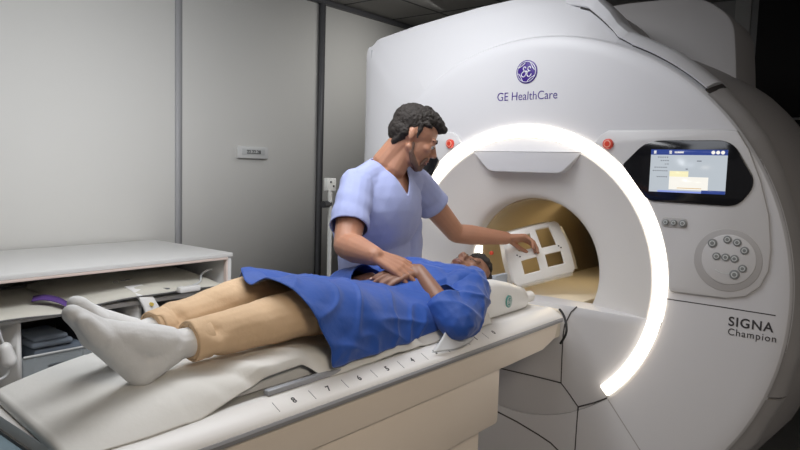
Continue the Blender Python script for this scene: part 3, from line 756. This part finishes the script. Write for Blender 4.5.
for k_, a, cf in ((kneeN, ankN, cufN), (kneeF, ankF, cufF)):
    d = (a-k_).normalized(); R_ = .0450 if cf is cufN else .0470
    bm = bmesh.new(); tube_bm(bm, [cf-d*.050, cf-d*.046, cf-d*.006, cf-d*.001, cf-d*.003], 0, 40, [R_-.002, R_+.0045, R_+.0025, R_+.001, R_-.006], cap=False)
    bmesh.ops.subdivide_edges(bm, edges=bm.edges, cuts=2, use_grid_fill=True)
    for v in bm.verts: v.co += V(0, 1, 1)*.003*ns(v.co, 18)
    o = bm_obj('trouser_cuff', bm, PANTS, pa); o.modifiers.new('t', 'SOLIDIFY').thickness = .002
# socks: heel down, toes up
def sock(k_, a, heel, ball, toe, side, label):
    d = (a-k_).normalized(); B = Blob(); up = a-d*.10
    B.chain([up, a-d*.02, a+d*.02], [.037, .036, .038])
    B.cap(a+d*.01, heel, .043, .034); B.cap(a+d*.02+V(0, 0, .01), ball, .042, .034); B.cap(heel, ball, .036, .033); B.cap(heel, ball+V(0, side*.012, 0), .034, .030)
    B.cap(ball, toe, .036, .020); B.cap(ball+V(0, side*.02, -.005), toe+V(.008, side*.022, -.012), .027, .018); B.cap(ball+V(0, -side*.016, 0), toe+V(0, -side*.012, 0), .027, .021)
    return B.build('sock', SOCK, pa, .004, 5, disp=lambda p, n: .0018*ns((p.x*30, p.y*8, p.z*30), 1.2)+.0008*math.sin((p-up).dot(V(0, 1, .3))*420)*max(0, 1-abs((p-up).dot(d))/.12), label=label)
sock(kneeN, ankN, V(-1.872, -.078, 1.024), V(-1.978, -.085, 1.130), V(-2.022, -.085, 1.178), -1, 'white sock on the near foot')
sock(kneeF, ankF, V(-1.858, .058, 1.035), V(-1.905, .062, 1.118), V(-1.955, .057, 1.168), 1, 'white sock on the far foot')
# gown: one continuous drape over the trunk, thighs and sleeves
B = Blob()
st_ = [(-1.66, .225, 1.19, .965), (-1.56, .230, 1.202, .965), (-1.46, .235, 1.200, .955), (-1.36, .238, 1.186, .950), (-1.24, .24, 1.166, .95), (-1.12, .245, 1.135, .95), (-1.02, .25, 1.110, .95), (-.94, .25, 1.105, .955), (-.86, .25, 1.125, .96), (-.76, .24, 1.155, .965), (-.68, .225, 1.145, .975), (-.62, .20, 1.115, .985), (-.58, .15, 1.08, 1.0)]
bmg = B.bm; rows = []
for x, hw, zt, zb in st_:
    row = []
    for j in range(48):
        a = 2*PI*j/48; c, s = math.cos(a), math.sin(a)
        kx = min(1, max(0, (x+1.25)/.2)); y = math.copysign(abs(c)**(.75+.25*kx), c)*(hw-.03*kx); zc = (zb+.02); z = zc+abs(s)**(.85+.15*kx)*(zt-zc) if s > 0 else zc+s*.02
        if x < -1.2 and s > 0: z -= .030*math.exp(-((y)/.05)**2)*min(1, (-1.2-x)/.2)
        row.append(bmg.verts.new((x+(-.0 if s > 0 else 0), y, z)))
    rows.append(row)
for A, C in zip(rows, rows[1:]):
    for j in range(48): bmg.faces.new((A[j], A[(j+1) % 48], C[(j+1) % 48], C[j]))
bmg.faces.new(rows[0][::-1]); bmg.faces.new(rows[-1])
B.cap((-.665, -.12, 1.075), (-.665, .12, 1.075), .078); B.cap((-.66, -.16, 1.06), (-.72, -.15, 1.06), .075); B.cap((-.66, .16, 1.06), (-.72, .15, 1.06), .075)
cR = peR.lerp(pwR, .36); cL = peL.lerp(pwL, .80)
def foldsG(p, n):
    f = .010*ns((p.x*4, p.y*6, p.z*3), 1.1, 2)+.007*ns((p.x*9+p.z*5, p.y*9-p.x*5, p.z*7), 1.2, 6)
    for sd_, kx, kz in ((9, 4.0, 7.0), (15, 7.0, -4.0)):
        r = 1-abs(ns((p.x*kx+p.z*kz, p.y*3+p.z*4, p.z*2), 1.3, sd_))*3; f += .0075*max(0, r)**2
    return f
gw = B.build('gown', GOWN, pa, .006, 5, disp=foldsG, cuts=(lambda c: c.x < -1.455+.02*max(0, .08-c.y)/.30-.42*max(0, c.z-1.02)*min(1, max(0, .12-c.y)/.1)+.085*max(0, c.y-.08)/.17+.006*math.sin(c.y*30), halfspace((0, 0, .968), (0, 0, -1)), lambda c: c.x > -.585), label='royal blue disposable gown')
sd = gw.modifiers.new('t', 'SOLIDIFY'); sd.thickness = .003; sd.offset = -1; gw.data.materials.append(LINING); sd.material_offset = 1

for ps_, pe_, pw_, c_, lb in ((psR, peR, pwR, cR, 'near sleeve'), (psL, peL, pwL, cL, 'far sleeve')):
    sg = 1 if ps_ is psR else -1
    B = Blob(); B.chain([ps_+V(.0, .04*sg, .01), ps_.lerp(pe_, .5), pe_+V(0, -.008*sg, .008), c_+(pw_-pe_)*.08], [.078, .078, .062, .060])
    B.cap(ps_+V(-.02, .08*sg, .0), ps_.lerp(pe_, .3)+V(0, .03*sg, 0), .066, .066)
    sv = B.build('gown_sleeve', GOWN, pa, .005, 5, disp=foldsG, cuts=(lambda c, p=Vector(c_), n=(pw_-pe_).normalized(): (c-p).dot(n) > 0 and ((c-p)-n*(c-p).dot(n)).length < .072 and (c-p).length < .11 and c.x < p.x+.045, halfspace((0, 0, .952), (0, 0, -1)))); sd = sv.modifiers.new('t', 'SOLIDIFY'); sd.thickness = .003; sd.offset = -1
# ================================================================ HEAD COIL
hb = thing('coil_headrest', 'white head rest coil with a round teal badge cradling the patient head', 'head coil', (-.43, 0, .94))
bm = bmesh.new(); N = 24; rows = []
for x, top, wd in ((-.635, 1.03, .160), (-.615, 1.075, .172), (-.57, 1.09, .178), (-.48, 1.083, .182), (-.38, 1.062, .182), (-.28, 1.035, .180), (-.232, 1.020, .176), (-.220, 1.0, .170)):
    sec = [(wd-.01, .942), (wd, .955), (wd-.004, top-.025), (wd-.018, top-.004), (wd-.035, top), (wd-.055, top-.006)]
    inn = [((wd-.06)*math.cos(t), .965+(top-.975)*(1-math.sin(t))) for t in [math.radians(q) for q in (10, 35, 60, 90)]]
    half = sec+inn; row = [(y, z) for y, z in half]+[(-y, z) for y, z in reversed(half[:-1])]
    rows.append([bm.verts.new((x, y, z)) for y, z in row])
for A, C in zip(rows, rows[1:]):
    for k in range(len(A)): bm.faces.new((A[k], A[(k+1) % len(A)], C[(k+1) % len(A)], C[k]))
bm.faces.new(rows[0][::-1]); bm.faces.new(rows[-1])
bmesh.ops.recalc_face_normals(bm, faces=bm.faces)
bm_obj('cradle', bm, COILP, hb, True, 50)
bd = []
for i in range(32): a = i/32*2*PI; bd.append((-.405+.021*math.cos(a), -.189, .992+.024*math.sin(a)))
def disc_y(name, c, rx, rz, y0, y1, m, parent):
    bm = bmesh.new(); A = [bm.verts.new((c[0]+rx*math.cos(i/32*2*PI), y0, c[1]+rz*math.sin(i/32*2*PI))) for i in range(32)]; C = [bm.verts.new((c[0]+rx*math.cos(i/32*2*PI), y1, c[1]+rz*math.sin(i/32*2*PI))) for i in range(32)]
    bm.faces.new(A); bm.faces.new(C[::-1])
    for i in range(32): bm.faces.new((A[i], A[(i+1) % 32], C[(i+1) % 32], C[i]))
    return bm_obj(name, bm, m, parent, True, 40)
bdg = disc_y('badge', (-.405, .992), .021, .024, -.186, -.176, TEAL, hb)
bm = bmesh.new(); tube_bm(bm, [(-.405+.0155*math.cos(t/24*2*PI), -.1865, .992+.018*math.sin(t/24*2*PI)) for t in range(25)], .0012, 6)
tube_bm(bm, catmull([(-.413, -.1865, .998), (-.417, -.1865, .988), (-.407, -.1865, .986), (-.408, -.1865, .994)], 5), .0012, 6); tube_bm(bm, catmull([(-.394, -.1865, 1.0), (-.401, -.1865, .998), (-.398, -.1865, .992), (-.402, -.1865, .986), (-.393, -.1865, .985)], 5), .0012, 6)
bm_obj('badge_monogram', bm, BTNL, bdg)
# angled inner wings either side of the head
box('side_pad', (-.40, -.118, 1.0), (-.30, -.098, 1.085), mat('grey foam', (.33, .36, .40), .8), hb, .008, 'grey foam pad')
box('side_pad', (-.40, .098, 1.0), (-.30, .118, 1.075), mat('grey foam b', (.33, .36, .40), .8), hb, .008, 'grey foam pad')
# connector tube at its head end
bm = bmesh.new(); tube_bm(bm, [(-.23, -.13, .968), (-.13, -.13, .968)], .024, 24); bm_obj('connector', bm, COILP, hb, True, 40)
bm = bmesh.new(); tube_bm(bm, [(-.14, -.13, .968), (-.128, -.13, .968)], .014, 20); bm_obj('connector_hole', bm, HOLE, hb, True, 40)

# upper half of the coil held by the man: a curved plate with four windows
hc = thing('receiver_coil', 'white coil frame with four windows held up by the standing man at the bore', 'head coil', (.10, .0, 1.12))
cc0 = V(.218, .014, 1.117)
eu = (V(.626, -.779, .0)*.95+V(0, 0, 1)*.27+V(.78, .62, 0)*.02).normalized()
ev = (V(.626, -.779, .0)*-.33+V(0, 0, 1)*.90+V(.78, .62, 0)*.32); ev = (ev-eu*ev.dot(eu)).normalized()
en = eu.cross(ev)                                          # towards the viewer's side
if en.dot(V(-1, -1, 0)) < 0: en = -en
HU, HV = .150, .130
def coilpt(u, v, off=0):
    a = u/HU; b_ = v/HV
    dpt = -.020*a*a-.024*b_*b_
    k = (.90 if b_ > 0 else 1.0); uu = u*(1-.10*max(0, b_)); 
    return cc0+eu*uu+ev*v+en*(dpt+off)
nu, nv = 52, 44
def inwin(u, v):
    a = u/HU; b_ = v/HV
    def rr(a0, a1, b0, b1, skew=0): return a0 < a < a1 and b0 < b_-skew*a < b1
    return rr(-.60, -.10, -.70, -.16, 0) or rr(.16, .70, -.62, -.18, 0) or rr(-.62, -.12, .16, .74) or rr(.10, .62, .10, .84)
bm = bmesh.new(); g = [[bm.verts.new(coilpt(-HU+2*HU*i/nu, -HV+2*HV*j/nv)) for j in range(nv+1)] for i in range(nu+1)]
for i in range(nu):
    for j in range(nv):
        u = -HU+2*HU*(i+.5)/nu; v = -HV+2*HV*(j+.5)/nv
        if inwin(u, v): continue
        a = abs(u/HU); b_ = abs(v/HV)
        if a > .86 and b_ > .86 and ((a-.86)**2+(b_-.86)**2) > .0196: continue
        bm.faces.new((g[i][j], g[i+1][j], g[i+1][j+1], g[i][j+1]))
bmesh.ops.delete(bm, geom=[v for v in bm.verts if not v.link_faces], context='VERTS')
pl_ = bm_obj('front_plate', bm, COILP, hc); sd = pl_.modifiers.new('t', 'SOLIDIFY'); sd.thickness = .014; sd.offset = -1 if 0 else 0
bv = pl_.modifiers.new('b', 'BEVEL'); bv.width = .003; bv.segments = 2; bv.limit_method = 'ANGLE'
# curved side shells that wrap back from the plate
def wrap(name, ptsf, depth, flare, m=COILP):
    bm = bmesh.new(); rows = []
    for k in range(9):
        t = k/8; rows.append([bm.verts.new(p-en*depth*math.sin(t*PI/2)+o*flare*(1-math.cos(t*PI/2))+o*.006*math.sin(t*PI)) for p, o in ptsf])
    for A, C in zip(rows, rows[1:]):
        for i in range(len(A)-1): bm.faces.new((A[i], A[i+1], C[i+1], C[i]))
    o = bm_obj(name, bm, m, hc); o.modifiers.new('t', 'SOLIDIFY').thickness = .008; return o
wrap('side_shell', [(coilpt(HU*.985, HV*(-.86+1.75*i/16)), eu) for i in range(17)], .085, .035)
wrap('side_shell', [(coilpt(-HU*.985, HV*(-.86+1.75*i/16)), -eu) for i in range(17)], .06, .015)
wrap('top_shell', [(coilpt(HU*(-.88+1.76*i/16), HV*.985), ev) for i in range(17)], .10, .03)
wrap('bottom_lip', [(coilpt(HU*(-.9+1.8*i/16), -HV*.985), -ev) for i in range(17)], .03, .008)
for a, b_ in ((.66, .02), (.72, -.06), (-.62, -.02), (-.70, .06)):
    bm = bmesh.new(); p = coilpt(HU*a, HV*b_, .006); tube_bm(bm, [p, p+en*.004], .0035, 12); bm_obj('screw_cap', bm, INK, hc)
# small latch block under the frame
box('coil_latch', (-.285, -.09, .995), (-.255, -.02, 1.06), mat('grey latch', (.45, .46, .48), .5), hb, .004)

# dark cable at the table end
ct = tube('power_cable', catmull([(-.05, -.232, .915), (-.075, -.262, .90), (-.105, -.29, .87), (-.125, -.30, .835), (-.13, -.28, .79)], 8), .005, RUB); tag(ct, 'black cable hanging at the bore end of the table', 'cable')
# small grey connector block behind the patient
cn = thing('table_connector', 'small dark grey connector block on the far edge of the table by the patient head', 'connector', (-.33, .255, .95))
box('connector_body', (-.36, .235, .945), (-.29, .275, 1.02), mat('connector grey', (.10, .11, .13), .4), cn, .006)
for k in range(3):
    bm = bmesh.new(); tube_bm(bm, [(-.363, .242+.012*k, 1.0), (-.357, .242+.012*k, 1.0)], .005, 12); bm_obj('socket', bm, BTNL, cn)

# ================================================================ STAND BEHIND THE MAN
SX = -.035
sdn = thing('equipment_stand', 'pale metal stand with a dark clamp knob behind the man', 'stand', (-.27, .9, 0))
tube('pole', [(-.265+SX, .90, .03), (-.272+SX, .90, 1.40)], .011, METAL, sdn)
box('head_bracket', (-.305+SX, .885, 1.37), (-.245+SX, .915, 1.435), METAL, sdn, .005)
for k in (0, 1):
    bm = bmesh.new(); tube_bm(bm, [(-.285+SX+.02*k, .882, 1.415-.02*k), (-.285+SX+.02*k, .888, 1.415-.02*k)], .005, 12); bm_obj('bracket_hole', bm, HOLE, sdn)
tube('inner_rod', [(-.29+SX, .89, 1.38), (-.262+SX, .90, 1.15)], .009, METAL, sdn)
tube('clamp_knob', [(-.325+SX, .895, 1.305), (-.275+SX, .90, 1.305)], .017, RUB, sdn, 16)
for a in (0, 1, 2, 3, 4): tube('leg', [(-.265+SX, .90, .06), (-.265+SX+.22*math.cos(a*1.257), .90+.22*math.sin(a*1.257), .015)], .012, METAL, sdn)

# ================================================================ CABINET
cb = thing('storage_cabinet', 'long white open storage cabinet against the back wall', 'cabinet', (-1.6, 1.93, 0))
X0, X1, Y0, Y1 = -3.0, -.424, 1.535, 2.31
box('top_panel', (X0, Y0-.008, .982), (X1+.004, Y1, 1.004), CAB, cb, .002)
box('front_edge', (X0, Y0-.012, .970), (X1-.03, Y0+.02, .981), EDGE, cb, .001, label='pinkish edge strip under the top')
box('side_panel', (X1-.026, Y0, 0), (X1, Y1, .981), CAB, cb, .001)
box('side_edge', (X1-.036, Y0-.006, .08), (X1-.027, Y0+.02, .970), EDGE, cb, .001, label='pinkish edge strip down the side')
box('side_panel', (X0, Y0, 0), (X0+.02, Y1, .981), CAB, cb)
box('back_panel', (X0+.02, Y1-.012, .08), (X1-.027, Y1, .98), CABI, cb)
box('shelf', (X0+.02, Y0+.004, .792), (X1-.038, Y1-.014, .812), CAB, cb, .001)
box('bottom_panel', (X0+.02, Y0+.004, .45), (X1-.038, Y1-.014, .468), CAB, cb)
for x in (-2.25, -1.52, -.97): box('divider', (x, Y0+.006, .469), (x+.02, Y1-.014, .791), CAB, cb)
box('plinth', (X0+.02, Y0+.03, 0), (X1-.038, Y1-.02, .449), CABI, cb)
# soft coil blankets on the shelf
def blanket(name, x0, x1, y0, y1, zf, label, seed, drape=0):
    bt = thing(name, label, 'coil blanket', ((x0+x1)/2, (y0+y1)/2, .813)); bm = bmesh.new(); nx, ny = 60, 30; g = []; gb = []
    for i in range(nx+1):
        r_ = []; q_ = []
        for j in range(ny+1):
            a = i/nx; b_ = j/ny; x = x0+(x1-x0)*a; y = y0+(y1-y0)*b_; ed = min(1, min(a, 1-a)*12, min(b_, 1-b_)*7)
            ed = math.sqrt(max(0, 1-(1-ed)**2)); y += .03*ns((x*4, 0, 0), 1, seed)*(1-b_)
            base = .815+zf(a, b_)
            if drape and a < .22 and b_ < .6: pass
            z = base+.004+.026*ed+.010*ns((x*5, y*5, 0), 1, seed)*ed+.004*ns((x*16, y*14, 0), 1, seed+1)*ed
            r_.append(bm.verts.new((x, y, z))); q_.append(bm.verts.new((x, y, base+.002)))
        g.append(r_); gb.append(q_)
    for i in range(nx):
        for j in range(ny): bm.faces.new((g[i][j], g[i+1][j], g[i+1][j+1], g[i][j+1])); bm.faces.new((gb[i][j], gb[i][j+1], gb[i+1][j+1], gb[i+1][j]))
    for i in range(nx):
        for j in (0, ny): bm.faces.new((g[i][j], g[i+1][j], gb[i+1][j], gb[i][j]))
    for j in range(ny):
        for i in (0, nx): bm.faces.new((g[i][j], g[i][j+1], gb[i][j+1], gb[i][j]))
    bm_obj('cover', bm, BLANK, bt)
    tube('piping', [v for v in catmull([(x0+(x1-x0)*k/12+.0, y0+.03*ns(((x0+(x1-x0)*k/12)*4, 0, 0), 1, seed)-.003, .815+zf(k/12, 0)+.006) for k in range(13)], 4)], .004, PIPE, bt, 6)
    return bt
b1 = blanket('coil_blanket', -1.31, -.50, 1.50, 2.0, lambda a, b_: .0+.022*math.sin(a*2.6)+.040*b_, 'cream quilted coil blanket lying on the cabinet shelf, right of the purple strap', 2)
b2 = blanket('coil_blanket', -2.2, -1.30, 1.47, 1.98, lambda a, b_: .004+.030*b_+.006*math.sin(a*5), 'cream coil blanket spread over the left end of the cabinet shelf, under the purple strap', 5)
for (x, y, z) in ((-1.06, 1.60, .903), (-1.02, 1.60, .905), (-.99, 1.61, .905)): box('print_mark', (x, y, z), (x+.022, y+.012, z+.004), PIPE, b1)
# purple strap
bm = bmesh.new(); rows = []
for q in catmull([(-1.425, 1.60, .872), (-1.39, 1.56, .880), (-1.35, 1.51, .868), (-1.325, 1.475, .846)], 6):
    rows.append([bm.verts.new(q+V(.012, .030, z+.006)) for z in (0, .004)]+[bm.verts.new(q+V(-.018, -.026, z-.004)) for z in (.004, 0)])
for P_, Q_ in zip(rows, rows[1:]):
    for k in range(4): bm.faces.new((P_[k], P_[(k+1) % 4], Q_[(k+1) % 4], Q_[k]))
bm.faces.new(rows[0][::-1]); bm.faces.new(rows[-1])
sp_ = bm_obj('strap', bm, STRAP)
tag(sp_, 'purple strap lying across the seam of two coil blankets', 'strap')
# connector paddle hanging over the shelf edge
pd = thing('coil_paddle', 'white connector paddle with yellow dots hanging over the cabinet shelf edge', 'connector', (-.86, 1.5, .80))
bm = bmesh.new(); A = []; C = []
PX = -.075
path = [(-.885, 1.60, .880, .045), (-.885, 1.53, .868, .044), (-.878, 1.49, .835, .036), (-.860, 1.475, .79, .038), (-.842, 1.468, .745, .048), (-.832, 1.465, .700, .044)]
rows = []
for x, y, z, wd in path: rows.append([bm.verts.new(p) for p in ((x+PX-wd, y, z), (x+PX+wd, y, z), (x+PX+wd, y+.012, z-.012), (x+PX-wd, y+.012, z-.012))])
for P_, Q_ in zip(rows, rows[1:]):
    for k in range(4): bm.faces.new((P_[k], P_[(k+1) % 4], Q_[(k+1) % 4], Q_[k]))
bm.faces.new(rows[0][::-1]); bm.faces.new(rows[-1])
o = bm_obj('paddle_body', bm, COILP, pd, True, 60); bv = o.modifiers.new('b', 'BEVEL'); bv.width = .004; bv.segments = 2
YEL = mat('yellow dot', (.75, .55, .12), .5)
for x, z in ((-.862+PX, .80), (-.850+PX, .765), (-.838+PX, .735)):
    bm = bmesh.new(); tube_bm(bm, [(x, 1.466, z), (x, 1.480, z)], .009, 16); bm_obj('dot', bm, YEL, pd, True, 40)
# cable box and lead
cbx = thing('cable_box', 'small white inline cable box with a grey lead on the cabinet shelf', 'cable box', (-.75, 1.52, .815))
box('housing', (-.80, 1.440, .838), (-.68, 1.480, .868), COILP, cbx, .008)
tube('lead', catmull([(-.68, 1.515, .855), (-.62, 1.54, .865), (-.57, 1.60, .89), (-.52, 1.62, .905), (-.50, 1.60, .91)], 8), .0055, CABLE, cbx)
tube('lead', catmull([(-.80, 1.515, .850), (-.84, 1.50, .86), (-.90, 1.54, .86)], 8), .005, PIPE, cbx)
cl = tube('loose_cable', catmull([(-.50, 1.545, .818), (-.56, 1.538, .822), (-.62, 1.525, .815), (-.645, 1.520, .78), (-.66, 1.524, .73)], 8), .005, CABLE); tag(cl, 'thin white cable trailing off the right end of the shelf', 'cable')
# cases in the lower compartments
def case(name, a, b_, m, label, ang=0, handle=True):
    c = (Vector(a)+Vector(b_))/2; t = thing(name, label, 'case', (c.x, c.y, a[2]))
    o = box('case_body', a, b_, m, t, .018)
    box('lid', (a[0]+.012, a[1]-.004, b_[2]-.045), (b_[0]-.012, b_[1], b_[2]-.035), DARKB, t, .002)
    if handle: tube('handle', catmull([(c.x-.05, a[1]-.004, c.z+.01), (c.x-.045, a[1]-.022, c.z+.015), (c.x+.045, a[1]-.022, c.z+.015), (c.x+.05, a[1]-.004, c.z+.01)], 5), .006, DARKB, t)
    return t
case('coil_case', (-1.44, 1.57, .469), (-1.22, 1.85, .655), BLUEG, 'slate blue case behind the clear tray in the lower cabinet compartment')
case('coil_case', (-1.21, 1.60, .469), (-1.0, 1.9, .735), DARKB, 'charcoal case standing right of the slate blue case')
case('coil_case', (-.93, 1.62, .469), (-.70, 1.9, .70), BLUEG, 'slate blue case at the right of the lower compartments behind the trousers')
sb = thing('coil_pad', 'folded grey blue pad lying on top of the slate blue case', 'pad', (-1.34, 1.7, .656))
bm = bmesh.new(); addbox(bm, (-1.45, 1.56, .657), (-1.27, 1.80, .685), .012); addbox(bm, (-1.44, 1.565, .683), (-1.29, 1.78, .708), .012); bm_obj('folded_pad', bm, mat('grey blue foam', (.16, .19, .23), .7, var=.1), sb, True, 50)
ty = thing('clear_tray', 'clear plastic tray at the front of the lower cabinet compartment', 'tray', (-1.33, 1.55, .469))
bm = bmesh.new(); addbox(bm, (-1.49, 1.548, .470), (-1.0, 1.552, .632)); bm_obj('tray_wall', bm, CLEAR, ty, False)
tube('tray_rim', [(-1.49, 1.547, .634), (-1.0, 1.547, .634)], .005, CABLE, ty, 8)
for x in (-1.49, -1.0): box('tray_end', (x-.002, 1.553, .470), (x+.002, 1.565, .632), CLEAR, ty)
# hanging handset at far left
hs = thing('hand_control', 'white oval hand control with looped lead hanging at the left cabinet divider', 'hand control', (-1.56, 1.5, .7))
B = Blob(); B.cap((-1.578, 1.50, .705), (-1.565, 1.50, .650), .026, .032); B.build('control_body', COILP, hs, .004, 4)
tube('lead', catmull([(-1.60, 1.51, .812), (-1.595, 1.50, .76), (-1.585, 1.50, .725)], 6), .006, CABLE, hs)
tube('lead', catmull([(-1.565, 1.50, .62), (-1.58, 1.50, .585), (-1.64, 1.50, .575), (-1.70, 1.50, .60), (-1.72, 1.51, .70), (-1.70, 1.52, .80)], 8), .006, CABLE, hs)
